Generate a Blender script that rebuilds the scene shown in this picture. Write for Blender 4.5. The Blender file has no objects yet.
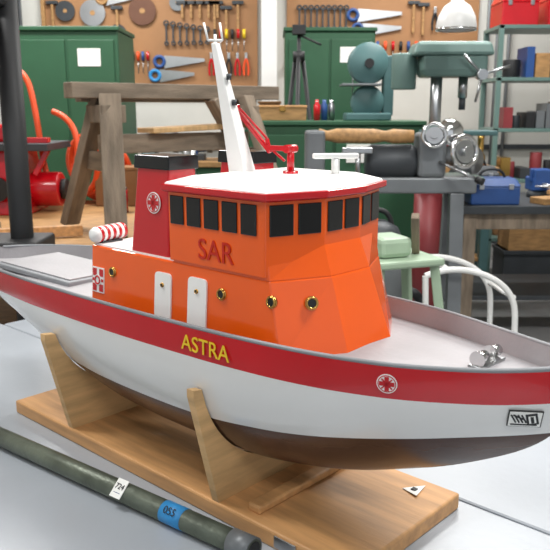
import bpy, bmesh, math, random
from mathutils import Vector, Matrix
random.seed(7)
S = bpy.context.scene
COL = S.collection
try:
    S.view_settings.view_transform = 'Standard'
    S.view_settings.look = 'None'
except Exception: pass

# ---------------------------------------------------------------- materials
def lin(h):
    h = h.lstrip('#')
    o = []
    for i in (0, 2, 4):
        c = int(h[i:i+2], 16)/255
        o.append(c/12.92 if c <= .04045 else ((c+.055)/1.055)**2.4)
    return o
_m = {}
def mat(name, hexc, rough=.5, metal=0, var=.12, scale=6, bump=0, bscale=40, coat=0, stretch=(1,1,1), emit=0, spec=.5):
    if name in _m: return _m[name]
    m = bpy.data.materials.new(name); m.use_nodes = True
    nt = m.node_tree; N = nt.nodes; L = nt.links
    b = N['Principled BSDF']
    c = lin(hexc)
    tc = N.new('ShaderNodeTexCoord'); mp = N.new('ShaderNodeMapping')
    mp.inputs['Scale'].default_value = stretch
    L.new(tc.outputs['Object'], mp.inputs['Vector'])
    nz = N.new('ShaderNodeTexNoise'); nz.inputs['Scale'].default_value = scale; nz.inputs['Detail'].default_value = 6
    L.new(mp.outputs['Vector'], nz.inputs['Vector'])
    r = N.new('ShaderNodeValToRGB')
    r.color_ramp.elements[0].position = .3; r.color_ramp.elements[1].position = .7
    r.color_ramp.elements[0].color = [max(0, x*(1-var)) for x in c]+[1]
    r.color_ramp.elements[1].color = [min(1, x*(1+var*.6)) for x in c]+[1]
    L.new(nz.outputs['Fac'], r.inputs['Fac'])
    L.new(r.outputs['Color'], b.inputs['Base Color'])
    b.inputs['Roughness'].default_value = rough
    b.inputs['Metallic'].default_value = metal
    b.inputs['Specular IOR Level'].default_value = spec
    if coat: b.inputs['Coat Weight'].default_value = coat; b.inputs['Coat Roughness'].default_value = .08
    if emit:
        b.inputs['Emission Color'].default_value = c+[1]; b.inputs['Emission Strength'].default_value = emit
    if bump:
        n2 = N.new('ShaderNodeTexNoise'); n2.inputs['Scale'].default_value = bscale
        L.new(mp.outputs['Vector'], n2.inputs['Vector'])
        bp = N.new('ShaderNodeBump'); bp.inputs['Strength'].default_value = bump; bp.inputs['Distance'].default_value = .01
        L.new(n2.outputs['Fac'], bp.inputs['Height']); L.new(bp.outputs['Normal'], b.inputs['Normal'])
    _m[name] = m
    return m

ORANGE = mat('orange_paint', '#ec5a08', .22, 0, .06, 5, .06, 22, .5)
RED = mat('red_paint', '#c00c1a', .25, 0, .08, 6, .06, 22, .4)
CREAM = mat('white_hull_paint', '#e0e0de', .22, 0, .03, 4, .07, 14, .6)
WHITE = mat('white_paint', '#ececea', .35, 0, .03)
BROWN = mat('antifouling_brown', '#4a3128', .24, 0, .35, 6, .06, 18, 0, spec=.45)
DECK = mat('deck_grey', '#9f9da0', .5, 0, .1, 9, .08, 90)
DECKD = mat('deck_dark_grey', '#83868a', .5, 0, .1, 9)
BLACK = mat('black_gloss', '#101114', .15, 0, .1)
BLACKM = mat('black_matt', '#1b1c1e', .55, 0, .2)
YELLOW = mat('yellow_letters', '#eac62a', .4)
DRED = mat('dark_red_letters', '#c02008', .4)
PLY = mat('plywood', '#d2ab78', .55, 0, .25, 7, .1, 60, 0, (1, 1, 8))
BOARD = mat('pine_board', '#cc9a66', .5, 0, .28, 5, .08, 50, .1, (1, 9, 9))
OLDW = mat('weathered_wood', '#8c7d6c', .8, 0, .4, 5, .3, 40, 0, (5, 5, 1))
WOOD = mat('workshop_wood', '#ad8454', .6, 0, .3, 6, .1, 50, 0, (2, 8, 8))
PEG = mat('pegboard_wood', '#a0744c', .6, 0, .12, 3)
STEEL = mat('steel', '#b4b6b8', .3, 1, .1)
CHROME = mat('chrome', '#e2e2e2', .1, 1, .03)
IRON = mat('cast_iron_grey', '#74787b', .45, .3, .15)
DGREY = mat('dark_grey_metal', '#3c4044', .5, .2, .2)
BRASS = mat('brass', '#c9a25a', .22, 1, .1)
GREEN = mat('machine_green', '#2b583c', .5, 0, .15, 3)
TEAL = mat('machine_teal', '#4c6f70', .45, 0, .12)
GGREY = mat('green_grey_enamel', '#64807a', .4, 0, .1)
PGREEN = mat('pale_green_enamel', '#9fb59c', .5, 0, .1)
BLUE = mat('blue_paint', '#2a4f8c', .4, 0, .12)
SBLUE = mat('blue_tape', '#2f8ac8', .5, 0, .05)
HOSE = mat('orange_hose', '#e8501e', .45, 0, .05)
TABLE = mat('table_laminate', '#a3a9b0', .3, 0, .07, 3, .03, 60)
CONC = mat('concrete_floor', '#8c8c8c', .7, 0, .2, 2, .1, 30)
WALLM = mat('wall_plaster', '#cfcfc9', .8, 0, .06, 2, .05, 40)
CEIL = mat('ceiling_white', '#d8d8d4', .8, 0, .04)
PIPE = mat('weathered_pipe', '#666d60', .42, .4, .35, 14, .15, 60)
PAPER = mat('paper', '#eeeeea', .7, 0, .03)
GLOW = mat('added_tube_glow', '#ffffff', .5, 0, 0, emit=6)  # emission for the added ceiling tubes, which are out of view
MAROON = mat('maroon_enamel', '#8a3438', .45, 0, .12)
CARD = mat('cardboard', '#936a45', .8, 0, .15)

# ---------------------------------------------------------------- helpers
def empty(name, loc=(0, 0, 0), rz=0):
    e = bpy.data.objects.new(name, None); COL.objects.link(e)
    e.location = loc; e.rotation_euler = (0, 0, rz); e.empty_display_size = .1
    return e
def mk(name, verts, faces, m, parent=None, smooth=False):
    me = bpy.data.meshes.new(name); me.from_pydata([tuple(v) for v in verts], [], faces)
    bm = bmesh.new(); bm.from_mesh(me); bmesh.ops.recalc_face_normals(bm, faces=bm.faces)
    bm.to_mesh(me); bm.free()
    ms = m if isinstance(m, list) else [m]
    for x in ms: me.materials.append(x)
    if smooth:
        for p in me.polygons: p.use_smooth = True
    o = bpy.data.objects.new(name, me); COL.objects.link(o)
    if parent: o.parent = parent
    return o
def bevel(o, w, seg=2):
    b = o.modifiers.new('bevel', 'BEVEL'); b.width = w; b.segments = seg; b.limit_method = 'ANGLE'
    return o
def box(name, parent, c, d, m, rot=(0, 0, 0), bv=.004):
    x, y, z = [k/2 for k in d]
    v = [(-x,-y,-z),(x,-y,-z),(x,y,-z),(-x,y,-z),(-x,-y,z),(x,-y,z),(x,y,z),(-x,y,z)]
    f = [(0,3,2,1),(4,5,6,7),(0,1,5,4),(1,2,6,5),(2,3,7,6),(3,0,4,7)]
    o = mk(name, v, f, m, parent); o.location = c; o.rotation_euler = rot
    if bv: bevel(o, min(bv, min(d)*.3))
    return o
def bx(name, parent, x0, x1, y0, y1, z0, z1, m, bv=.004):
    return box(name, parent, ((x0+x1)/2, (y0+y1)/2, (z0+z1)/2), (abs(x1-x0), abs(y1-y0), abs(z1-z0)), m, bv=bv)
def align(o, a, b):
    a = Vector(a); b = Vector(b); d = b-a
    o.location = (a+b)/2
    o.rotation_mode = 'QUATERNION'
    o.rotation_quaternion = d.to_track_quat('Z', 'Y')
def bar(name, parent, a, b, w, h, m, bv=.004):
    L = (Vector(b)-Vector(a)).length
    o = box(name, parent, (0, 0, 0), (w, h, L), m, bv=bv); align(o, a, b); return o
def cyl(name, parent, a, b, r, m, r2=None, n=28, bv=0):
    if r2 is None: r2 = r
    L = (Vector(b)-Vector(a)).length
    v = []; f = []
    for i in range(n):
        t = 2*math.pi*i/n
        v.append((r*math.cos(t), r*math.sin(t), -L/2))
    for i in range(n):
        t = 2*math.pi*i/n
        v.append((r2*math.cos(t), r2*math.sin(t), L/2))
    for i in range(n):
        j = (i+1) % n; f.append((i, j, n+j, n+i))
    f.append(tuple(range(n))[::-1]); f.append(tuple(range(n, 2*n)))
    o = mk(name, v, f, m, parent); align(o, a, b)
    for p in o.data.polygons:
        if len(p.vertices) == 4: p.use_smooth = True
    if bv: bevel(o, bv)
    return o
def lathe(name, parent, prof, m, loc=(0, 0, 0), axis=(0, 0, 1), n=32):
    v = []; f = []
    for (r, z) in prof:
        for i in range(n):
            t = 2*math.pi*i/n; v.append((r*math.cos(t), r*math.sin(t), z))
    for k in range(len(prof)-1):
        for i in range(n):
            j = (i+1) % n; f.append((k*n+i, k*n+j, (k+1)*n+j, (k+1)*n+i))
    o = mk(name, v, f, m, parent, True); o.location = loc
    o.rotation_mode = 'QUATERNION'; o.rotation_quaternion = Vector(axis).to_track_quat('Z', 'Y')
    return o
def tube(name, parent, pts, r, m, cyclic=False, smooth=True):
    cu = bpy.data.curves.new(name, 'CURVE'); cu.dimensions = '3D'; cu.bevel_depth = r; cu.bevel_resolution = 5
    cu.use_fill_caps = True
    if smooth:
        sp = cu.splines.new('NURBS'); sp.points.add(len(pts)-1)
        for p, q in zip(sp.points, pts): p.co = (*q, 1)
        sp.order_u = 3; sp.use_endpoint_u = not cyclic; sp.use_cyclic_u = cyclic; sp.resolution_u = 10
    else:
        sp = cu.splines.new('POLY'); sp.points.add(len(pts)-1)
        for p, q in zip(sp.points, pts): p.co = (*q, 1)
        sp.use_cyclic_u = cyclic
    cu.materials.append(m)
    o = bpy.data.objects.new(name, cu); COL.objects.link(o)
    if parent: o.parent = parent
    return o
def ringtube(name, parent, c, R, r, m, normal=(0, 0, 1)):
    q = Vector(normal).to_track_quat('Z', 'Y')
    pts = [Vector(c)+q @ Vector((R*math.cos(a*math.pi/12), R*math.sin(a*math.pi/12), 0)) for a in range(24)]
    return tube(name, parent, pts, r, m, True)
def loft(name, parent, rings, m, smooth=False, caps=True, bv=0):
    n = len(rings[0]); v = [p for r in rings for p in r]; f = []
    for k in range(len(rings)-1):
        for i in range(n):
            j = (i+1) % n; f.append((k*n+i, k*n+j, (k+1)*n+j, (k+1)*n+i))
    if caps:
        f.append(tuple(range(n))[::-1]); f.append(tuple(range((len(rings)-1)*n, len(rings)*n)))
    o = mk(name, v, f, m, parent, smooth)
    if bv: bevel(o, bv)
    return o
def extrude(name, parent, pts, vec, m, bv=0):
    vec = Vector(vec)
    return loft(name, parent, [[Vector(p) for p in pts], [Vector(p)+vec for p in pts]], m, bv=bv)
def text(name, parent, body, size, loc, rot, m, ext=.0006, bold=0, sx=1):
    c = bpy.data.curves.new(name, 'FONT'); c.body = body; c.size = size; c.extrude = ext
    c.align_x = 'CENTER'; c.align_y = 'CENTER'; c.offset = bold
    c.materials.append(m)
    o = bpy.data.objects.new(name, c); COL.objects.link(o); o.parent = parent
    o.location = loc; o.rotation_euler = rot; o.scale = (sx, 1, 1)
    return o
def interp(xs, ys, x):
    if x <= xs[0]: return ys[0]
    if x >= xs[-1]: return ys[-1]
    n = len(xs)
    for i in range(n-1):
        if x <= xs[i+1]: break
    def d(k):
        if k == 0: return (ys[1]-ys[0])/(xs[1]-xs[0])
        if k == n-1: return (ys[-1]-ys[-2])/(xs[-1]-xs[-2])
        a = (ys[k]-ys[k-1])/(xs[k]-xs[k-1]); b = (ys[k+1]-ys[k])/(xs[k+1]-xs[k])
        return 0 if a*b <= 0 else 2*a*b/(a+b)
    h = xs[i+1]-xs[i]; t = (x-xs[i])/h
    return ((1+2*t)*(1-t)**2*ys[i]+t*(1-t)**2*h*d(i)+t*t*(3-2*t)*ys[i+1]+t*t*(t-1)*h*d(i+1))

# ---------------------------------------------------------------- room
bx('floor', None, -5, 5.5, -3.5, 8.3, -.1, 0, CONC, 0)
bx('wall_back', None, -5, 5.5, 8.1, 8.3, 0, 3.8, WALLM, 0)
bx('wall_left', None, -5.2, -5, -3.5, 8.3, 0, 3.8, WALLM, 0)
bx('wall_right', None, 5.5, 5.7, -3.5, 8.3, 0, 3.8, WALLM, 0)
bx('ceiling', None, -5.2, 5.7, -3.5, 8.3, 3.8, 3.9, CEIL, 0)
bx('baseboard_back', None, -5, 5.5, 8.07, 8.1, 0, .12, DGREY)
bx('trim_1', None, -.14, .02, 7.95, 8.1, 0, 3.8, WHITE)
bx('trim_2', None, -5, 5.5, 8.06, 8.1, 1.02, 1.07, DGREY)

# ---------------------------------------------------------------- display tables
ANG = math.atan2(-.6776, .7355)
CX, CY = -.138, 1.3945
def frame_empty(name, z): return empty(name, (CX, CY, z), ANG)
tb = frame_empty('display_table', .75)
bx('top', tb, -1.25, .98, -.52, .184, -.03, 0, TABLE, .006)
for i, (a, b) in enumerate([(-1.2, -.45), (.9, -.45), (-1.2, .1), (.9, .1)]):
    bx('leg_%d' % i, tb, a-.02, a+.02, b-.02, b+.02, -.75, -.03, DGREY)
tb2 = frame_empty('side_table', .75)
bx('top', tb2, -1.2, 1.2, .192, .80, -.034, -.004, TABLE, .006)
for i, (a, b) in enumerate([(-1.15, .25), (1.1, .25), (-1.15, .74), (1.1, .74)]):
    bx('leg_%d' % i, tb2, a-.02, a+.02, b-.02, b+.02, -.75, -.034, DGREY)

# ---------------------------------------------------------------- hull functions
bX = [-.835, -.83, -.815, -.78, -.72, -.62, -.5, -.3, 0, .2, .3, .4, .5, .6, .67, .71, .74]
bY = [.004, .022, .045, .075, .108, .145, .168, .186, .191, .189, .183, .169, .142, .100, .062, .034, .004]
kX = [-.835, -.82, -.76, -.66, -.5, -.3, -.1, .2, .35, .5, .6, .67, .71, .74]
kY = [.25, .228, .205, .18, .14, .08, .048, .042, .062, .112, .160, .205, .25, .31]
sX = [-.835, -.6, -.4, 0, .3, .5, .62, .74]
sY = [.288, .300, .307, .31, .314, .315, .320, .334]
tX = [-.835, -.5, -.3, -.1, .1, .3, .45, .62, .74]
tY = [.190, .165, .155, .152, .152, .166, .184, .215, .240]
beam = lambda s: interp(bX, bY, s)
keel = lambda s: interp(kX, kY, s)
sheer = lambda s: interp(sX, sY, s)
boot = lambda s: interp(tX, tY, s)
aX = [-.835, -.4, 0, .3, .5, .74]
def hull_t(s, z):
    a = interp(aX, [2.0, 2.4, 3.0, 2.6, 1.9, 1.4], s); c = interp(aX, [1.2, 1.4, 1.7, 1.5, 1.2, 1.0], s)
    w = min(1, max(0, (z-keel(s))/(sheer(s)-keel(s))))
    return beam(s)*(1-(1-w)**a)**(1/c)

# ---------------------------------------------------------------- stand
st = frame_empty('boat_display_stand', .75)
o = bx('base_board', st, -.48, .482, -.155, .155, 0, .03, BOARD, .004)
for nme, s0 in (('cradle_aft', -.262), ('cradle_fore', .182)):
    half = []
    zt = .212
    for i in range(15):
        z = zt-(zt-keel(s0)-.0006)*(i/14)**.7 if i else zt
        half.append((-(max(hull_t(s0, z), hull_t(s0+.016, z))+.002), z))
    half.append((0, keel(s0)-.004))
    left = [(-.152, 0), (-.202, zt-.01), (-.202, zt+.003)]+half
    pts = left+[(-t, z) for (t, z) in reversed(left[:-1])]
    extrude(nme, st, [(s0, t, z+.03) for t, z in pts], (.016, 0, 0), PLY)
bx('batten', st, .25, .278, -.135, .135, .03, .045, BOARD)
bx('steel_hinge_plate', st, .33, .375, -.158, -.155, .006, .026, STEEL, .001)
tag = extrude('paper_tag', st, [(.40, .10, .0305), (.425, .135, .0305), (.435, .09, .033)], (0, 0, .001), PAPER)
bx('tag_mark', st, .415, .424, .103, .112, .0318, .0345, BLACKM, 0)

# ---------------------------------------------------------------- boat
B = frame_empty('model_rescue_boat', .78)
ST = []
ns = 110
for i in range(ns+1):
    u = i/ns; u = .5-.5*math.cos(math.pi*u)
    u = .5*u+.5*(i/ns)
    ST.append(-.835+u*1.575)
V = []; F = []; MI = []
def zlev(s):
    k, b, sh = keel(s), boot(s), sheer(s)
    r = sh-.048
    b = min(max(b, k+.001), r-.001) if k < r-.003 else k+.001
    r = max(r, b+.001)
    z = [k+(b-k)*(j/8)**1.6 for j in range(8)]+[b+(r-b)*j/5 for j in range(5)]+[r+(sh-r)*j/4 for j in range(5)]
    return z
nr = 18
for s in ST:
    zs = zlev(s)
    for sg in (-1, 1):
        for z in zs: V.append((s, sg*hull_t(s, z), z))
W = 2*nr
for i in range(ns):
    for sg in (0, 1):
        for j in range(nr-1):
            a = i*W+sg*nr+j; F.append((a, a+1, a+W+1, a+W))
            MI.append(0 if j < 8 else (1 if j < 13 else 2))
    a = i*W; F.append((a, a+nr, a+W+nr, a+W)); MI.append(0)
F.append(tuple(list(range(0, nr))+list(range(2*nr-1, nr-1, -1)))); MI.append(2)
e = ns*W
F.append(tuple(list(range(e, e+nr))+list(range(e+2*nr-1, e+nr-1, -1)))); MI.append(2)
hull = mk('hull', V, F, [BROWN, CREAM, RED], B, False)
for p, k in zip(hull.data.polygons, MI): p.material_index = k; p.use_smooth = len(p.vertices) == 4
DK = .030
V = []; F = []; MI = []
def inner(s): return max(.001, beam(s)-.007)
for s in ST:
    b = inner(s); h = sheer(s); q = max(.0005, b-.003)
    V += [(s, -b-.004, h-.001), (s, -b-.004, h+.002), (s, -b, h+.002), (s, -q, h-DK), (s, 0, h-DK+.004), (s, q, h-DK), (s, b, h+.002), (s, b+.004, h+.002), (s, b+.004, h-.001)]
for i in range(ns):
    for j in range(8):
        a = i*9+j; F.append((a, a+1, a+10, a+9)); MI.append(0 if j in (0, 1, 6, 7) else 1)
dk = mk('deck_and_bulwark', V, F, [WHITE, DECK], B, False)
for p, k in zip(dk.data.polygons, MI): p.material_index = k
for sg in (-1, 1):
    tube('rail_cap', B, [(s, sg*max(.001, beam(s)-.003), sheer(s)+.002) for s in ST[1:-1:2]], .0036, DECKD)
# lower deckhouse
zb, z1, z2 = .278, .40, .462
A0 = [(-.155,-.150),(.335,-.150),(.395,-.058),(.395,.058),(.335,.150),(-.155,.150)]
A1 = [(-.155,-.142),(.306,-.142),(.352,-.050),(.352,.050),(.306,.142),(-.155,.142)]
A2 = [(.085,-.138),(.296,-.138),(.328,-.045),(.328,.045),(.296,.138),(.085,.138)]
A1b = [(.085,-.142)]+A1[1:5]+[(.085,.142)]
R3 = lambda pts, z: [(a, b, z) for a, b in pts]
loft('lower_deckhouse', B, [R3(A0, zb), R3(A1, z1)], ORANGE, bv=.003)
loft('deckhouse_front', B, [R3(A1b, z1-.001), R3(A2, z2)], ORANGE, bv=.002)
extrude('deckhouse_roof', B, [(-.15,-.138,z1),(.09,-.138,z1),(.09,.138,z1),(-.15,.138,z1)], (0,0,.003), WHITE)
loft('deckhouse_skirting', B, [R3([(-.158,-.153),(.337,-.153),(.399,-.06),(.399,.06),(.337,.153),(-.158,.153)], zb), R3([(-.158,-.152),(.336,-.152),(.397,-.06),(.397,.06),(.336,.152),(-.158,.152)], zb+.006)], ORANGE)
# wheelhouse
P = [(.08,-.145),(.301,-.145),(.334,-.046),(.334,.046),(.301,.145),(.08,.145)]
zlow = [.403, .403, .443, .443, .403, .403]
loft('wheelhouse', B, [[(a, b, z) for (a, b), z in zip(P, zlow)], R3(P, .465), R3(P, .52)], ORANGE, bv=.002)
def off(pts, d):
    out = []
    for a, b in pts:
        out.append((a+(d if a > .1 else -d), b+(d if b > 0 else -d)*(1 if abs(b) > .1 else .4)))
    return out
loft('roof_edge', B, [R3(off(P, .004), .518), R3(off(P, .009), .521), R3(off(P, .009), .531)], RED, bv=.0015)
loft('roof_top', B, [R3(off(P, .005), .530), R3(off(P, .003), .534), R3(off(P, -.03), .545)], WHITE, bv=.002)
def panel(name, p0, p1, u0, u1, za, zc, m, d=.002):
    p0 = Vector(p0); p1 = Vector(p1); L = (p1-p0)
    n = Vector((L.y, -L.x)).normalized()
    a = p0+L*u0; b = p0+L*u1
    c = (a+b)/2
    o = box(name, B, (c.x+n.x*d*.5, c.y+n.y*d*.5, (za+zc)/2), ((b-a).length, .003, zc-za), m, (0, 0, math.atan2(L.y, L.x)), 0)
    return bevel(o, .0012)
wz0, wz1 = .466, .513
for i in range(5):
    u = .03+i*.187
    panel('wheelhouse_window', P[0], P[1], u, u+.148, wz0, wz1, BLACK)
    panel('wheelhouse_window', P[4], P[5], u+.05, u+.195, wz0, wz1, BLACK)
for (i, j) in ((1, 2), (2, 3), (3, 4)):
    panel('wheelhouse_window', P[i], P[j], .07, .46, wz0, wz1, BLACK)
    panel('wheelhouse_window', P[i], P[j], .54, .93, wz0, wz1, BLACK)
# lettering
text('lettering_SAR', B, 'SAR', .048, (.194, -.1462, .430), (math.pi/2, 0, 0), DRED)
lean = math.atan2(hull_t(.2, .30)-hull_t(.2, .27), .03)
text('lettering_ASTRA', B, 'ASTRA', .036, (.213, -hull_t(.21, .284)-.0016, .286), (math.pi/2-lean*.6, 0, math.radians(1.2)), YELLOW)
def side_pt(s, z):
    f = (z-zb)/(z1-zb); return Vector((s, -.150+.008*f, z))
wallrot = (math.pi/2-math.atan(.008/(z1-zb)), 0, 0)
NS = Vector((0, -1, .065)).normalized()
US = Vector((0, .065, 1)).normalized()
def porthole(p, n, r=.0088):
    p = Vector(p); n = Vector(n).normalized()
    cyl('porthole_flange', B, p-n*.002, p+n*.0022, r*1.12, BRASS)
    cyl('porthole_glass', B, p, p+n*.003, r*.72, BLACK)
    ringtube('porthole_rim', B, p+n*.003, r*.86, r*.18, BRASS, n)
porthole(side_pt(-.086, .357), NS); porthole(side_pt(.206, .364), NS); porthole(side_pt(.314, .370), NS)
q0, q1 = Vector((*A0[1], zb)), Vector((*A0[2], zb)); q2, q3 = Vector((*A1[2], z1)), Vector((*A1[1], z1))
def qp(u, v): return (q0*(1-u)+q1*u)*(1-v)+(q3*(1-u)+q2*u)*v
nn = (q1-q0).cross(q3-q0).normalized()
porthole(qp(.60, .70)+nn*.001, nn, .0095)
def door(s0, s1, za, zc):
    c = side_pt((s0+s1)/2, (za+zc)/2)
    hw, hh, r = (s1-s0)/2, (zc-za)/2, .008
    pts = []
    for (sx, sz, a0) in ((1, 1, 0), (-1, 1, 90), (-1, -1, 180), (1, -1, 270)):
        for k in range(5):
            t = math.radians(a0+k*22.5)
            pts.append(c+Vector((sx*(hw-r)+r*math.cos(t), 0, 0))+US*(sz*(hh-r)+r*math.sin(t)))
    extrude('deckhouse_door', B, pts, NS*.003, WHITE)
    porthole(side_pt((s0+s1)/2, za+(zc-za)*.74)+NS*.0025, NS, .0035)
door(.040, .083, .296, .378); door(.127, .172, .296, .382)
def roundel(p, n, r):
    p = Vector(p); n = Vector(n).normalized()
    cyl('roundel_disc', B, p, p+n*.0012, r, WHITE)
    ringtube('roundel_band', B, p+n*.0012, r*.86, r*.05, RED, n)
    up = (Vector((0, 0, 1))-n*n.z).normalized(); sd = up.cross(n)
    for v, w, l in ((up, .42, .74), (sd, .42, .74), ((up+sd).normalized(), .13, .72), ((up-sd).normalized(), .13, .72)):
        o = bar('roundel_cross', B, p-v*r*l+n*.0018, p+v*r*l+n*.0018, .001, r*w, RED, 0)
        o.rotation_quaternion = Matrix((n, v.cross(n), v)).transposed().to_quaternion()
# life saving sign: red/white quartered square with a ring in the middle
sq = side_pt(-.131, .336)
box('life_saving_sign', B, sq+NS*.001, (.036, .048, .002), WHITE, wallrot, 0)
for a in (-1, 1):
    for b in (-1, 1):
        box('sign_quarter', B, sq+NS*.0022+Vector((a*.0103, 0, 0))+US*(b*.0145), (.012, .014, .001), RED, wallrot, 0)
box('sign_band', B, sq+NS*.0022, (.034, .0055, .001), RED, wallrot, 0)
cyl('sign_disc', B, sq+NS*.002, sq+NS*.0033, .0105, WHITE)
ringtube('sign_ring', B, sq+NS*.0034, .0072, .0017, RED, NS)
def hull_frame(s, z):
    p = Vector((s, -hull_t(s, z), z)); t1 = (Vector((s+.012, -hull_t(s+.012, z), z))-p).normalized(); t2 = Vector((s, -hull_t(s, z+.01), z+.01))-p
    n = t1.cross(t2).normalized(); n = n if n.y < 0 else -n
    return p, t1, n
pn, t1, nh = hull_frame(.516, .291)
roundel(pn+nh*.0005, nh, .0142)
pn, t1, nh = hull_frame(.668, .256)
upv = nh.cross(t1).normalized(); upv = upv if upv.z > 0 else -upv
Mq = Matrix((t1, upv, t1.cross(upv))).transposed().to_quaternion()
def badge(name, w, h, d, m, dx=0, dy=0, rr=0):
    o = box(name, B, pn+nh*d+t1*dx+upv*dy, (w, h, .0015), m, bv=0)
    o.rotation_mode = 'QUATERNION'; o.rotation_quaternion = Mq @ Matrix.Rotation(rr, 3, 'Z').to_quaternion()
badge('bow_badge_back', .044, .029, .0022, BLACKM); badge('bow_badge_face', .041, .026, .003, PAPER)
badge('bow_badge_shield', .015, .020, .0038, BLACKM, .009, .001, .25); badge('bow_badge_shield_core', .009, .013, .0044, PAPER, .009, .001, .25)
badge('bow_badge_shield_bar', .004, .011, .005, BLACKM, .009, .001, .25)
for k in range(4): badge('bow_badge_mark', .0022, .016, .0036, BLACKM, -.015+.0045*k, .001, .5)
badge('bow_badge_swoosh', .016, .002, .0037, BLACKM, -.009, .004, -.5)
badge('bow_badge_line', .034, .002, .0037, BLACKM, -.001, -.0095)
# funnels
for sg in (-1, 1):
    f = lambda a, b, c, d, z: [(a, sg*c, z), (b, sg*c, z), (b, sg*d, z), (a, sg*d, z)]
    loft('funnel', B, [f(-.040, .066, .136, .068, .40), f(-.020, .066, .130, .070, .556)], RED, bv=.004)
    loft('funnel_cap', B, [f(-.026, .070, .134, .066, .551), f(-.024, .070, .133, .067, .574)], BLACK, bv=.002)
roundel((.028, -.1338, .494), (0, -1, .04), .0185)
# life raft canister
c0 = Vector((-.160, -.068, .419)); c1 = Vector((-.145, -.138, .419))
for k in range(9):
    a = c0.lerp(c1, k/9); b = c0.lerp(c1, (k+1)/9)
    cyl('canister_stripe', B, a, b, .0155, WHITE if k % 2 else RED)
lathe('canister_end', B, [(.0155, 0), (.013, .006), (.006, .009), (0, .0095)], WHITE, c1, c1-c0)
bx('canister_cradle', B, -.155, -.135, -.13, -.085, .400, .406, DGREY, 0)
# mast
mt = Vector((.045, 0, .765)); mb = Vector((.112, 0, .535))
def ring(c, a, b): return [(c.x+a, c.y+b, c.z), (c.x-a, c.y+b, c.z), (c.x-a, c.y-b, c.z), (c.x+a, c.y-b, c.z)]
loft('mast', B, [ring(mb, .022, .014), ring(mb.lerp(mt, .5), .0135, .010), ring(mt, .006, .006)], WHITE, bv=.0025)
for k in (.55, .74):
    c = mb.lerp(mt, k); cyl('mast_light', B, c, c+Vector((.016, 0, 0)), .003, WHITE)
    cyl('mast_light_lens', B, c+Vector((.016, 0, -.004)), c+Vector((.016, 0, .006)), .0045, DGREY)
cyl('antenna_arm', B, mt+Vector((-.009, -.009, .004)), mt+Vector((.009, .009, .004)), .0022, WHITE)
for y in (-.009, .009): cyl('antenna', B, mt+Vector((y, y, .004)), mt+Vector((y*1.1-.008, y*1.1, .034)), .002, WHITE)
cyl('antenna_stub', B, mt-Vector((0, 0, .01)), mt+Vector((0, 0, .014)), .0026, WHITE)
# red crane
cyl('crane_post_base', B, (.205, .02, .540), (.205, .02, .549), .013, RED)
cyl('crane_post', B, (.205, .02, .545), (.205, .02, .586), .0062, RED)
cyl('crane_pivot', B, (.205, .008, .586), (.205, .032, .586), .007, RED)
bar('crane_arm', B, (.212, .02, .586), (.150, .02, .586), .008, .009, RED, .001)
bar('crane_jib', B, (.158, .02, .579), (.07, .02, .655), .007, .007, RED, .001)
bar('crane_jib_upper', B, (.150, .02, .602), (.085, .02, .652), .003, .004, RED, .001)
bar('crane_link', B, (.150, .02, .602), (.158, .02, .578), .005, .006, RED, .001)
bar('crane_ram', B, (.192, .02, .565), (.135, .02, .600), .004, .004, RED, .001)
cyl('crane_tip', B, (.07, .01, .655), (.07, .03, .655), .005, RED)
# radar scanner
cyl('radar_post', B, (.27, .06, .538), (.27, .06, .570), .007, WHITE)
cyl('radar_foot', B, (.27, .06, .538), (.27, .06, .546), .014, WHITE)
box('radar_scanner', B, (.27, .06, .575), (.013, .078, .009), WHITE, (0, 0, math.radians(-40)), .003)
# deck fittings
dz = lambda s: sheer(s)-DK+.003
for y in (.005, .045):
    cyl('windlass_drum', B, (.575, y, dz(.575)+.013), (.575, y+.020, dz(.575)+.013), .009, CHROME)
    cyl('windlass_flange', B, (.575, y-.002, dz(.575)+.013), (.575, y, dz(.575)+.013), .012, CHROME)
bx('windlass_base', B, .562, .588, 0, .068, dz(.565), dz(.565)+.004, STEEL)
bx('aft_hatch', B, -.66, -.33, -.09, .09, dz(-.45)-.002, dz(-.45)+.010, DECKD, .003)
bx('aft_hatch_lid', B, -.645, -.345, -.078, .078, dz(-.45)+.010, dz(-.45)+.013, DECK, .002)

# ---------------------------------------------------------------- foreground pipe
pp = frame_empty('scaffold_pipe', .75)
a = Vector((-.62, -.291, .0212)); b = Vector((.33, -.2025, .0212))
cyl('pipe', pp, a, b, .018, PIPE, n=40)
cyl('pipe_socket', pp, a.lerp(b, .955), a.lerp(b, 1.0), .0205, IRON, n=40)
cyl('pipe_socket_end', pp, a.lerp(b, 0), a.lerp(b, .03), .0205, IRON, n=40)
cyl('pipe_bore', pp, b-(b-a).normalized()*.01, b+(b-a).normalized()*.0008, .014, BLACKM)
cyl('blue_tape', pp, a.lerp(b, .80), a.lerp(b, .85), .0186, SBLUE, n=40)
th = math.atan2((b-a).y, (b-a).x)
def on_pipe(k, ang):
    c = a.lerp(b, k); return c+Vector((math.sin(th)*math.sin(ang), -math.cos(th)*math.sin(ang), math.cos(ang)))*.0188
box('lot_tag', pp, on_pipe(.695, .75), (.026, .034, .0012), PAPER, (.75, 0, th), 0)
text('lot_number', pp, '724', .014, on_pipe(.695, .62)+Vector((0, -.0008, .0014)), (.75, 0, th), BLACKM, .0002)
bar('lot_tag_line', pp, on_pipe(.687, 1.15)+Vector((0, -.0012, .0008)), on_pipe(.703, 1.15)+Vector((0, -.0012, .0008)), .0025, .001, BLUE, 0)
text('tape_number', pp, '055', .018, on_pipe(.825, .8)+Vector((0, -.0008, .0008)), (.85, 0, th), BLACKM, .0002)

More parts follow.
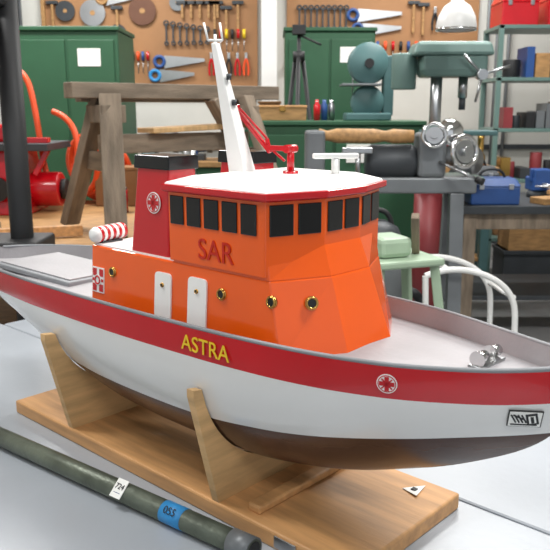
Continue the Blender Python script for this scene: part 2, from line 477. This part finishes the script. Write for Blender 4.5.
# ---------------------------------------------------------------- background furniture
def workbench(name, x0, x1, y0, y1, z, top, leg, th=.05, lw=.07, shelf=True):
    e = empty(name, (0, 0, 0))
    bx('top', e, x0, x1, y0, y1, z-th, z, top)
    for i, (x, y) in enumerate([(x0+lw, y0+lw), (x1-lw, y0+lw), (x0+lw, y1-lw), (x1-lw, y1-lw)]):
        bx('leg_%d' % i, e, x-lw/2, x+lw/2, y-lw/2, y+lw/2, 0, z-th, leg)
    bx('apron', e, x0+lw, x1-lw, y0+lw*.6, y0+lw, z-th-.1, z-th, leg)
    if shelf: bx('shelf', e, x0+lw, x1-lw, y0+lw, y1-lw, .25, .28, top)
    return e
workbench('timber_workbench', -2.6, -.3, 3.05, 4.9, .85, WOOD, OLDW)
T = empty('wooden_trestle', (-.47, 3.80, .852), math.radians(37))
bar('top_beam', T, (-.58, 0, .665), (.58, 0, .665), .10, .07, OLDW)
bar('top_beam_side', T, (-.5, .08, .63), (.5, .08, .63), .07, .03, OLDW)
for x, nm in ((-.40, 'a'), (.36, 'b')):
    for sg in (-1, 1):
        bar('leg_%s' % nm, T, (x, sg*.05, .645), (x+(-.1 if x < 0 else .1), sg*.27, .02), .10, .045, OLDW)
    bar('cross_brace_%s' % nm, T, (x-.03 if x < 0 else x+.03, -.16, .34), (x-.03 if x < 0 else x+.03, .16, .34), .03, .09, OLDW)
    bx('gusset_%s' % nm, T, x-.06, x+.06, -.09, .09, .52, .60, OLDW)
bar('stretcher', T, (-.44, 0, .42), (.40, 0, .42), .04, .09, OLDW)
bar('leaning_plank', T, (.15, -.05, .63), (.50, -.12, .03), .15, .03, OLDW)
bar('shelf_plank', T, (-.2, 0, .48), (.42, .03, .50), .16, .025, PLY)
def cabinet(name, x0, x1, y0, y1, h, m):
    e = empty(name)
    bx('body', e, x0, x1, y0, y1, .05, h, m, .01); bx('plinth', e, x0+.03, x1-.03, y0+.03, y1-.03, 0, .05, DGREY)
    bx('lid', e, x0-.012, x1+.012, y0-.02, y1, h, h+.03, m, .006)
    xm = (x0+x1)/2
    for a, b in ((x0+.03, xm-.01), (xm+.01, x1-.03)): bx('door_panel', e, a, b, y0-.012, y0, .12, h-.06, m, .005)
    bx('handle', e, xm+.03, xm+.045, y0-.035, y0-.012, h*.55, h*.65, STEEL)
    bx('label', e, xm+.08, xm+.24, y0-.016, y0-.012, h-.24, h-.12, PAPER, 0)
    return e
cabinet('green_metal_cabinet', -1.83, -1.10, 5.45, 6.05, 1.97, GREEN)
cabinet('tall_green_cabinet', .08, .80, 6.2, 6.8, 2.04, GREEN)
# black pillar drill at left
D = empty('pillar_drill', (-.955, 2.78, 0))
bx('base', D, -.24, .1, -.17, .17, 0, .06, BLACKM, .01)
cyl('column', D, (0, 0, .05), (0, 0, 2.15), .042, BLACKM)
cyl('table_collar', D, (0, 0, .84), (0, 0, .96), .065, BLACKM)
bx('work_table', D, -.30, .09, -.12, .12, .86, .96, BLACKM, .01)
bx('drill_head', D, -.30, .02, -.08, .08, 1.78, 2.0, BLACKM, .02)
lathe('motor', D, [(0, -.1), (.07, -.09), (.085, 0), (.07, .1), (0, .11)], mat('brown_enamel', '#5b3c2c', .4), (-.08, -.14, 1.72), (0, 1, .1))
cyl('spindle', D, (-.19, 0, 1.4), (-.19, 0, 1.8), .014, STEEL)
# red saw
R = empty('red_table_saw', (-1.56, 4.35, .85))
loft('body', R, [[(-.3,-.2,0),(.18,-.2,0),(.18,.2,0),(-.3,.2,0)], [(-.26,-.15,.36),(.14,-.15,.36),(.14,.15,.36),(-.26,.15,.36)]], RED, bv=.01)
bx('saw_table', R, -.38, .32, -.24, .24, .36, .40, DGREY)
bx('fence', R, -.2, -.16, -.24, .24, .40, .46, STEEL)
cyl('hand_wheel', R, (.02, -.24, .15), (.02, -.22, .15), .07, BLACKM); cyl('wheel_shaft', R, (.02, -.24, .15), (.02, -.15, .15), .012, STEEL)
for k in range(3): bx('vent_%d' % k, R, -.2, -.08, -.19, -.168, .08+.05*k, .1+.05*k, BLACKM, 0)
cyl('motor', R, (.14, 0, .13), (.32, 0, .13), .10, RED, bv=.01); cyl('motor_cap', R, (.32, 0, .13), (.35, 0, .13), .06, BLACKM)
bar('clamp_arm', R, (.2, -.1, .22), (.28, -.1, .36), .03, .03, RED)
bx('blade_housing', R, -.05, .1, -.06, .06, .40, .50, RED, .02)
bx('mitre_gauge', R, .14, .30, -.16, -.10, .40, .43, RED)
# orange hose
H = empty('orange_air_hose', (-.04, .1, 0))
tube('hose_run', H, [(-1.56, 4.6, 1.68), (-1.46, 4.55, 1.66), (-1.40, 4.5, 1.4), (-1.36, 4.47, 1.0), (-1.22, 4.4, .89), (-1.13, 4.4, 1.1), (-1.16, 4.45, 1.38), (-1.3, 4.5, 1.42)], .018, HOSE)
for k in range(6): ringtube('hose_coil', H, (-1.15+.012*k, 4.58+.03*k, 1.10-.008*k), .165+.012*k, .019, HOSE, (.75-.1*k, .7, .05*k))
cyl('hose_hanger', H, (-1.56, 4.6, .85), (-1.56, 4.6, 1.72), .014, DGREY); cyl('hanger_foot', H, (-1.56, 4.6, .85), (-1.56, 4.6, .865), .08, DGREY)
# small bench clutter
BC = empty('bench_clutter', (0, 0, .851))
for i, (x, y, w, d, h, mm) in enumerate([(-1.95, 3.7, .25, .2, .12, DGREY), (-.97, 4.66, .26, .2, .22, CARD), (-.62, 4.5, .2, .2, .30, IRON), (-.42, 4.6, .18, .2, .16, BLUE), (-.78, 4.72, .10, .1, .38, DGREY)]):
    bx('carton_%d' % i, BC, x-w/2, x+w/2, y-d/2, y+d/2, 0, h, mm, .008)
    bx('carton_lid_%d' % i, BC, x-w/2-.006, x+w/2+.006, y-d/2-.006, y+d/2+.006, h, h+.02, mm)
for i, (x, y, r, h, mm) in enumerate([(-.9, 4.3, .05, .13, RED), (-.55, 4.25, .045, .15, WHITE), (-1.25, 3.6, .04, .1, STEEL), (-.72, 4.3, .035, .34, TEAL), (-.5, 4.38, .04, .40, STEEL)]):
    cyl('tin_%d' % i, BC, (x, y, 0), (x, y, h), r, mm); cyl('tin_lid_%d' % i, BC, (x, y, h), (x, y, h+.012), r*.9, STEEL)
bar('loose_batten', BC, (-1.5, 3.25, .03), (-.9, 3.45, .03), .03, .05, BOARD)
bar('loose_batten', BC, (-1.9, 3.2, .033), (-1.3, 3.5, .033), .03, .06, OLDW)

# pegboards and tools
pb = empty('pegboard'); bx('board', pb, -2.36, -.18, 8.06, 8.09, 1.66, 3.1, PEG)
bx('frame_bottom', pb, -2.38, -.16, 8.03, 8.09, 1.62, 1.66, WOOD)
bx('frame_left', pb, -2.40, -2.36, 8.03, 8.09, 1.62, 3.1, WOOD)
pb2 = empty('narrow_pegboard'); bx('board', pb2, .12, 2.1, 8.06, 8.09, 1.9, 3.1, PEG); bx('frame_bottom', pb2, .10, 2.12, 8.03, 8.09, 1.86, 1.9, WOOD)
tl = empty('wall_hung_tools'); y = 8.03
RUST = mat('rusty_steel', '#6b4a3a', .6, .4)
def disc(x, z, r, m=IRON):
    cyl('saw_blade', tl, (x, y, z), (x, y+.012, z), r, m, n=36); cyl('blade_hub', tl, (x, y-.004, z), (x, y+.01, z), r*.2, WOOD)
def hammer(x, z, h=.3):
    bar('hammer_handle', tl, (x, y, z), (x, y, z-h), .025, .02, WOOD); bar('hammer_head', tl, (x-.06, y, z), (x+.06, y, z), .035, .035, DGREY)
def spanner(x, z, h=.22, m=STEEL):
    bar('spanner_shaft', tl, (x, y, z), (x, y, z-h), .018, .008, m); ringtube('spanner_ring', tl, (x, y, z), .022, .008, m, (0, 1, 0)); ringtube('spanner_ring', tl, (x, y, z-h), .018, .007, m, (0, 1, 0))
def handsaw(x, z, L=.5, hm=BLUE):
    extrude('saw_plate', tl, [(x, y, z), (x+L, y, z-.03), (x+L, y, z-.06), (x, y, z-.13)], (0, .004, 0), STEEL)
    ringtube('saw_handle', tl, (x-.05, y, z-.06), .05, .018, hm, (0, 1, 0))
def pliers(x, z, m=RED):
    tube('pliers_grip', tl, [(x, y, z), (x-.035, y, z-.07), (x-.02, y, z-.17)], .011, m); tube('pliers_grip', tl, [(x, y, z), (x+.035, y, z-.07), (x+.02, y, z-.17)], .011, m)
    bar('pliers_jaw', tl, (x, y, z-.01), (x, y, z+.06), .03, .015, STEEL)
def driver(x, z, m=RED):
    cyl('screwdriver_grip', tl, (x, y, z), (x, y, z-.09), .016, m); cyl('screwdriver_shaft', tl, (x, y, z-.09), (x, y, z-.22), .005, STEEL)
disc(-2.15, 2.42, .10, DGREY); disc(-1.87, 2.40, .13, STEEL); disc(-1.36, 2.42, .14, RUST); disc(-1.62, 2.2, .09, DGREY); disc(-1.0, 2.50, .08)
for i, x in enumerate((-2.28, -1.62, -.62, -.5, -.38)): hammer(x, 2.5-.05*(i % 2))
for i in range(7): spanner(-1.12+.07*i, 2.30-.01*i, .2-.012*i, DGREY)
for i in range(5): spanner(-2.2+.06*i, 2.1-.01*i, .15, DGREY)
for i, mm in enumerate((RED, BLUE, BLACKM, RED, HOSE)): pliers(-.66+.09*i, 1.95, mm)
for i in range(9): driver(-1.72+.05*i, 2.02, (RED, BLACKM, HOSE, BLUE)[i % 4])
for i in range(6): driver(-.62+.06*i, 2.24, (BLACKM, RED, YELLOW)[i % 3])
handsaw(-1.15, 1.98, .42, BLUE); handsaw(-1.2, 1.84, .36, SBLUE); handsaw(-1.72, 2.6, .3, WOOD)
for i in range(5): hammer(-.95+.09*i, 2.5, .15)
for i in range(9): spanner(.25+.06*i, 2.45, .2, DGREY)
handsaw(.85, 2.44, .45, BLUE); handsaw(.9, 2.30, .4, BLUE); hammer(1.42, 2.5); hammer(1.52, 2.48); pliers(1.64, 2.4, BLACKM); pliers(1.74, 2.4, RED)
for i in range(9): driver(.9+.08*i, 2.12, (RED, BLACKM, BLUE, HOSE)[i % 4])
for i in range(6): spanner(.22+.08*i, 2.15, .16)
CD = empty('wall_conduit')
for x in (2.2, 2.3, 2.42): cyl('conduit', CD, (x, 8.05, 0), (x, 8.05, 3.8), .018, IRON)
for x in (-2.62, -2.72): cyl('conduit', CD, (x, 8.05, 0), (x, 8.05, 3.8), .018, DGREY)

workbench('machine_workbench', -1.0, 1.9, 7.1, 7.75, .95, WOOD, GREEN)
G = empty('bench_grinder', (-.80, 7.35, .95))
bx('foot', G, -.12, .12, -.09, .09, 0, .06, DGREY); cyl('motor', G, (-.13, 0, .17), (.13, 0, .17), .09, BLUE, bv=.01)
for sg in (-1, 1): cyl('wheel', G, (sg*.14, 0, .17), (sg*.19, 0, .17), .10, IRON, bv=.005)
bx('support', G, -.05, .05, -.05, .05, .05, .12, BLUE)
Bx = empty('storage_crates', (-.25, 7.35, .95))
for i, (x, z, w, h, mm) in enumerate([(-.15, 0, .28, .24, CARD), (.2, 0, .3, .26, DGREY), (-.12, .24, .22, .16, PAPER), (.2, .26, .22, .14, MAROON), (-.12, .40, .18, .12, BLUE), (.2, .40, .2, .16, CARD)]):
    bx('crate_%d' % i, Bx, x-w/2, x+w/2, -.13, .13, z, z+h, mm); bx('crate_rim_%d' % i, Bx, x-w/2-.01, x+w/2+.01, -.14, .14, z+h-.02, z+h, mm)
M = cabinet('tool_chest', -.20, .98, 4.98, 5.5, 1.33, GREEN)
WB = empty('wooden_box', (.05, 5.2, 1.36))
bx('body', WB, -.16, .16, -.1, .1, 0, .085, WOOD); bx('lid', WB, -.165, .165, -.105, .105, .085, .1, BOARD); bx('clasp', WB, -.02, .02, -.112, -.1, .06, .095, BRASS)
SC = empty('spray_cans', (.33, 5.1, 1.361))
for i, mm in enumerate((RED, BLUE, STEEL)):
    lathe('can_%d' % i, SC, [(0, 0), (.022, 0), (.022, .10), (.012, .115), (.012, .135), (0, .135)], mm, (-.05+.05*i, .02*i, 0))
TR = empty('camera_tripod', (.18, 5.85, 0))
for k in range(3):
    t = k*2.094+.4; cyl('leg_%d' % k, TR, (.03*math.cos(t), .03*math.sin(t), 1.82), (.30*math.cos(t), .30*math.sin(t), 0), .017, BLACKM)
cyl('center_column', TR, (0, 0, 1.5), (0, 0, 2.0), .014, BLACKM); bx('head', TR, -.05, .05, -.04, .04, 1.98, 2.05, BLACKM); cyl('pan_handle', TR, (0, 0, 1.98), (.16, -.1, 1.90), .008, BLACKM)
cyl('hub', TR, (0, 0, 1.79), (0, 0, 1.86), .045, BLACKM)
BS = empty('band_saw', (.64, 5.15, 1.36))
bx('base', BS, -.17, .13, -.12, .12, 0, .05, TEAL, .01)
lathe('upper_wheel_housing', BS, [(0, -.06), (.12, -.06), (.135, -.04), (.135, .04), (.12, .06), (0, .06)], TEAL, (-.02, 0, .37), (0, 1, 0))
lathe('lower_wheel_housing', BS, [(0, -.06), (.10, -.06), (.11, -.04), (.11, .04), (.1, .06), (0, .06)], TEAL, (-.02, 0, .12), (0, 1, 0))
bx('frame_spine', BS, .08, .15, -.05, .05, .03, .42, TEAL, .01)
bx('work_table', BS, -.2, .06, -.11, .11, .225, .24, IRON); cyl('blade', BS, (-.12, 0, .15), (-.12, 0, .35), .004, STEEL); cyl('knob', BS, (-.02, -.09, .37), (-.02, -.06, .37), .03, BLACKM)
# wood lathe
LT = empty('wood_lathe', (.53, 3.80, 0))
for x in (-.33, .38):
    bar('leg', LT, (x, -.15, .02), (x, -.06, 1.02), .07, .05, IRON); bar('leg', LT, (x, .15, .02), (x, .06, 1.02), .07, .05, IRON); bar('foot_brace', LT, (x, -.1, .4), (x, .1, .4), .03, .05, IRON)
    bx('foot', LT, x-.05, x+.05, -.19, .19, 0, .03, IRON)
bx('bed', LT, -.42, .48, -.07, .07, 1.02, 1.10, IRON, .01)
bx('headstock', LT, .18, .32, -.08, .09, 1.1, 1.32, IRON, .02)
lathe('motor', LT, [(0, -.13), (.07, -.13), (.09, -.1), (.09, .1), (.07, .13), (0, .13)], DGREY, (.06, .02, 1.17), (1, 0, .0))
lathe('workpiece', LT, [(0, 0), (.032, .0), (.036, .1), (.026, .14), (.036, .2), (.036, .38), (.024, .43), (.036, .47), (0, .47)], WOOD, (.16, -.02, 1.30), (-1, 0, .01))
def wheel(name, p, Rr, axis):
    p = Vector(p); q = Vector(axis).normalized()
    ringtube(name+'_rim', LT, p, Rr, Rr*.16, CHROME, q); cyl(name+'_hub', LT, p-q*.03, p+q*.03, Rr*.3, STEEL)
    cyl(name+'_web', LT, p-q*.006, p+q*.006, Rr*.75, STEEL)
wheel('hand_wheel', (.40, -.10, 1.23), .075, (.5, -1, .1)); wheel('tailstock_wheel', (.24, -.14, 1.31), .055, (-.2, -1, .1))
lathe('face_plate', LT, [(0, -.02), (.06, -.02), (.07, 0), (.06, .03), (.03, .05), (0, .05)], CHROME, (.34, -.03, 1.32), (.3, -1, .1))
lathe('pulley', LT, [(0, -.03), (.07, -.03), (.045, 0), (.07, .03), (0, .03)], STEEL, (.46, .02, 1.18), (.7, -1, 0))
bx('tool_rest', LT, -.2, -.05, -.10, -.07, 1.22, 1.25, STEEL); cyl('tool_rest_post', LT, (-.12, -.085, 1.1), (-.12, -.085, 1.22), .013, STEEL)
bx('tailstock', LT, -.38, -.28, -.06, .06, 1.1, 1.33, IRON, .015)
cyl('lever', LT, (.28, -.09, 1.18), (.45, -.2, 1.10), .008, STEEL); cyl('lever_knob', LT, (.44, -.195, 1.105), (.47, -.215, 1.09), .017, BLACKM)
# drum vacuum
IV = empty('drum_vacuum_cleaner', (.47, 3.42, 0))
lathe('drum', IV, [(0, .06), (.13, .06), (.14, .08), (.14, .66), (.145, .68), (.145, .72), (.14, .74), (0, .74)], IRON)
lathe('motor_head', IV, [(.14, .74), (.135, .82), (.10, .90), (.05, .93), (0, .935)], DGREY)
tube('carry_handle', IV, [(-.07, 0, .91), (-.06, 0, .98), (.06, 0, .98), (.07, 0, .91)], .012, BLACKM)
tube('suction_hose', IV, [(.13, -.03, .6), (.22, -.05, .62), (.24, -.04, .3), (.17, -.12, .05)], .022, BLACKM)
for k in range(4):
    t = k*1.571+.7; cyl('castor', IV, (.12*math.cos(t)-.012, .12*math.sin(t), .03), (.12*math.cos(t)+.012, .12*math.sin(t), .03), .03, BLACKM)
# drill press
DP = empty('drill_press', (1.0, 4.62, 0))
bx('pedestal_foot', DP, -.2, .1, -.18, .18, 0, .05, DGREY, .01)
cyl('pedestal', DP, (-.06, -.05, .05), (-.06, -.05, 1.0), .085, MAROON)
bx('base_plate', DP, -.2, .25, -.17, .17, 1.0, 1.04, GGREY, .01)
cyl('column', DP, (-.03, 0, 1.03), (-.03, 0, 1.8), .035, STEEL)
bx('work_table', DP, -.1, .32, -.14, .14, 1.28, 1.31, TEAL, .008); cyl('table_collar', DP, (-.03, 0, 1.24), (-.03, 0, 1.34), .055, GGREY)
loft('head', DP, [[(-.12,-.12,1.62),(.20,-.12,1.62),(.20,.12,1.62),(-.12,.12,1.62)], [(-.14,-.13,1.66),(.24,-.13,1.66),(.24,.13,1.66),(-.14,.13,1.66)], [(-.14,-.13,1.74),(.24,-.13,1.74),(.24,.13,1.74),(-.14,.13,1.74)]], GGREY, bv=.015)
loft('belt_cover', DP, [[(-.2,-.14,1.74),(.28,-.14,1.74),(.28,.14,1.74),(-.2,.14,1.74)], [(-.17,-.12,1.82),(.26,-.12,1.82),(.26,.12,1.82),(-.17,.12,1.82)]], GGREY, bv=.02)
cyl('quill', DP, (.13, 0, 1.50), (.13, 0, 1.62), .028, STEEL); cyl('chuck', DP, (.13, 0, 1.43), (.13, 0, 1.50), .02, DGREY)
for k in range(3):
    t = k*2.09+.3; cyl('feed_handle', DP, (.2, -.16, 1.63), (.2+.16*math.cos(t), -.18, 1.63+.16*math.sin(t)), .008, STEEL)
cyl('feed_hub', DP, (.2, -.18, 1.63), (.2, -.1, 1.63), .03, STEEL)
cyl('motor', DP, (-.22, .05, 1.55), (-.22, .05, 1.76), .075, GGREY, bv=.01)
LP = empty('dome_pendant_lamp', (.975, 4.2, 1.87))
lathe('shade', LP, [(.105, -.02), (.108, .0), (.098, .05), (.07, .10), (.035, .125), (.028, .17), (0, .172)], WHITE)
lathe('shade_rim', LP, [(.100, -.024), (.109, -.024), (.109, -.012), (.100, -.012)], CHROME)
cyl('cord', LP, (0, 0, .165), (0, 0, 1.93), .004, BLACKM)
# shelf unit
SH = empty('metal_shelving', (0, 0, 0))
for x in (1.83, 3.2):
    for yy in (6.3, 6.75): bx('post', SH, x-.02, x+.02, yy-.02, yy+.02, 0, 2.10, GGREY)
for z in (.35, .85, 1.27, 1.68, 2.09): bx('shelf', SH, 1.81, 3.22, 6.28, 6.77, z-.02, z+.01, GGREY)
cols = [CARD, DGREY, IRON, WOOD, BLUE, MAROON, DGREY, BLACKM, GGREY, BRASS]
for z in (.36, .86, 1.28, 1.69):
    x = 1.9
    while x < 3.1:
        w = random.uniform(.05, .15); h = random.uniform(.08, .3); mm = random.choice(cols)
        if random.random() < .4: cyl('tin', SH, (x+w/2, 6.45, z), (x+w/2, 6.45, z+h*.8), w/2.1, mm, bv=.005)
        else: bx('carton', SH, x, x+w, 6.33, 6.6, z, z+h, mm)
        x += w+.012
def toolbox(name, x0, x1, y0, y1, z, h, m):
    e = empty(name)
    bx('body', e, x0, x1, y0, y1, z, z+h*.7, m, .01); xm = (x0+x1)/2
    loft('lid', e, [[(x0-.005,y0-.005,z+h*.7),(x1+.005,y0-.005,z+h*.7),(x1+.005,y1,z+h*.7),(x0-.005,y1,z+h*.7)], [(x0+.02,y0+.04,z+h),(x1-.02,y0+.04,z+h),(x1-.02,y1-.04,z+h),(x0+.02,y1-.04,z+h)]], m, bv=.008)
    tube('handle', e, [(xm-.08, (y0+y1)/2, z+h), (xm-.07, (y0+y1)/2, z+h+.05), (xm+.07, (y0+y1)/2, z+h+.05), (xm+.08, (y0+y1)/2, z+h)], .008, BLACKM)
    for x in (x0+.06, x1-.06): bx('latch', e, x-.015, x+.015, y0-.012, y0-.004, z+h*.6, z+h*.8, STEEL)
toolbox('red_toolbox', 1.84, 2.14, 6.35, 6.7, 2.102, .26, RED)
toolbox('red_toolbox', 2.22, 2.75, 6.35, 6.7, 2.102, .28, RED)
# right workbench
workbench('metal_workbench', 1.12, 2.7, 4.5, 5.3, .86, DGREY, OLDW, .05, .08)
toolbox('blue_toolbox', 1.2, 1.5, 4.55, 4.78, .86, .16, BLUE)
toolbox('grey_storage_case', 1.2, 1.5, 5.0, 5.2, .86, .20, DGREY)
VS = empty('bench_vise', (1.76, 4.98, .86))
cyl('swivel_base', VS, (0, 0, 0), (0, 0, .04), .075, DGREY); bx('body', VS, -.05, .05, -.02, .14, .04, .13, BLUE, .01); bx('front_jaw', VS, -.06, .06, -.08, -.05, .05, .19, BLUE, .008); bx('rear_jaw', VS, -.06, .06, -.01, .03, .1, .19, BLUE, .008)
cyl('screw', VS, (0, -.2, .09), (0, 0, .09), .014, STEEL); cyl('tommy_bar', VS, (-.09, -.19, .09), (.09, -.19, .09), .006, STEEL)
PL = empty('plank_offcuts', (1.95, 4.72, .86))
box('plank_1', PL, (0, 0, .02), (.7, .14, .04), WOOD, (0, 0, .35)); box('plank_2', PL, (.1, .05, .055), (.6, .12, .03), BOARD, (0, 0, .15)); box('plank_3', PL, (.25, -.1, .015), (.3, .09, .03), OLDW, (0, 0, .6))
MB = empty('packing_crates', (2.3, 5.9, 0))
for i, (x, yy, z, w, h, mm) in enumerate([(-.3, 0, 0, .4, .35, DGREY), (.15, 0, 0, .4, .4, CARD), (-.3, 0, .35, .34, .25, WOOD)]):
    bx('crate_%d' % i, MB, x-w/2, x+w/2, yy-.15, yy+.15, z, z+h, mm); bx('crate_rim_%d' % i, MB, x-w/2-.01, x+w/2+.01, yy-.16, yy+.16, z+h-.03, z+h, mm)
workbench('parts_bench', 1.15, 1.72, 5.75, 6.2, 1.0, WOOD, TEAL)
PBN = empty('machine_parts', (0, 0, 1.0))
for i, (x, r, h, mm) in enumerate([(1.25, .06, .15, STEEL), (1.38, .045, .22, DGREY), (1.5, .07, .12, MAROON), (1.62, .04, .25, BRASS)]):
    lathe('part_%d' % i, PBN, [(0, 0), (r, 0), (r, h*.3), (r*.6, h*.4), (r*.6, h*.8), (r*.8, h), (0, h)], mm, (x, 5.95, 0))
# pale green stand
PG = empty('pale_green_saw_stand', (.47, 2.90, 0), .35)
bx('top_plate', PG, -.15, .15, -.14, .14, .84, .87, PGREEN, .01)
bx('roller_block', PG, -.1, .04, -.08, .08, .87, .95, PGREEN, .02)
for (x, yy) in ((-1, -1), (1, -1), (-1, 1), (1, 1)): bar('leg', PG, (x*.12, yy*.11, .84), (x*.22, yy*.18, .01), .035, .035, PGREEN)
for yy in (-1, 1): bar('cross_rail', PG, (-.17, yy*.145, .4), (.17, yy*.145, .4), .03, .02, PGREEN)
bar('handle', PG, (.1, 0, .87), (.02, -.12, 1.04), .03, .03, OLDW)
# white tubular trolley
HT = empty('white_tubular_trolley', (.96, 3.45, 0), .1)
for yy in (-.15, .15):
    tube('side_tube', HT, [(-.30, yy, .70), (-.2, yy, .74), (.0, yy, .70), (.12, yy, .60), (.14, yy, .45), (.14, yy, .07)], .014, WHITE)
    tube('rear_tube', HT, [(-.30, yy, .70), (-.29, yy, .5), (-.27, yy, .07)], .014, WHITE)
    for x in (-.27, .14): cyl('wheel', HT, (x, yy-.015, .05), (x, yy+.015, .05), .05, BLACKM)
for x, z in ((-.2, .73), (.12, .59), (.14, .35), (-.28, .35)): cyl('cross_tube', HT, (x, -.15, z), (x, .15, z), .012, WHITE)
bx('tray', HT, -.28, .14, -.14, .14, .34, .36, STEEL)

# ---------------------------------------------------------------- lights
def added_lamp(x, y, p):
    e = empty('added_ceiling_light', (x, y, 3.45))  # lamp unit added overhead, out of view, to light the room
    bx('housing', e, -.7, .7, -.12, .12, .06, .12, WHITE)
    for yy in (-.06, .06): cyl('tube', e, (-.65, yy, .03), (.65, yy, .03), .016, GLOW)
    for sx in (-.5, .5): cyl('hanger', e, (sx, 0, .12), (sx, 0, .35), .005, STEEL)
    l = bpy.data.lights.new('added_area_glow', 'AREA'); l.shape = 'RECTANGLE'; l.size = 1.4; l.size_y = .35; l.energy = p; l.color = (1, .985, .96)  # added area light, does most of the lighting
    o = bpy.data.objects.new('added_area_glow', l); COL.objects.link(o); o.parent = e; o.location = (0, 0, -.02)
for x, y, p in ((-1.6, 1.4, 60), (1.4, 1.4, 85), (-1.6, 4.6, 85), (1.4, 4.6, 85), (-1.6, 7, 52), (1.4, 7, 52), (0, -1.2, 38)): added_lamp(x, y, p)
w = bpy.data.worlds.new('daylight'); S.world = w; w.use_nodes = True
w.node_tree.nodes['Background'].inputs[0].default_value = (.9, .95, 1, 1); w.node_tree.nodes['Background'].inputs[1].default_value = .72

# ---------------------------------------------------------------- camera
cd = bpy.data.cameras.new('camera'); cam = bpy.data.objects.new('camera', cd); COL.objects.link(cam)
cam.location = (0, 0, 1.43); cam.rotation_euler = (math.radians(77.5), 0, 0)
cd.sensor_width = 36; cd.lens = 48.76; cd.clip_start = .05
cd.dof.use_dof = True; cd.dof.focus_distance = 1.25; cd.dof.aperture_fstop = 13
S.camera = cam
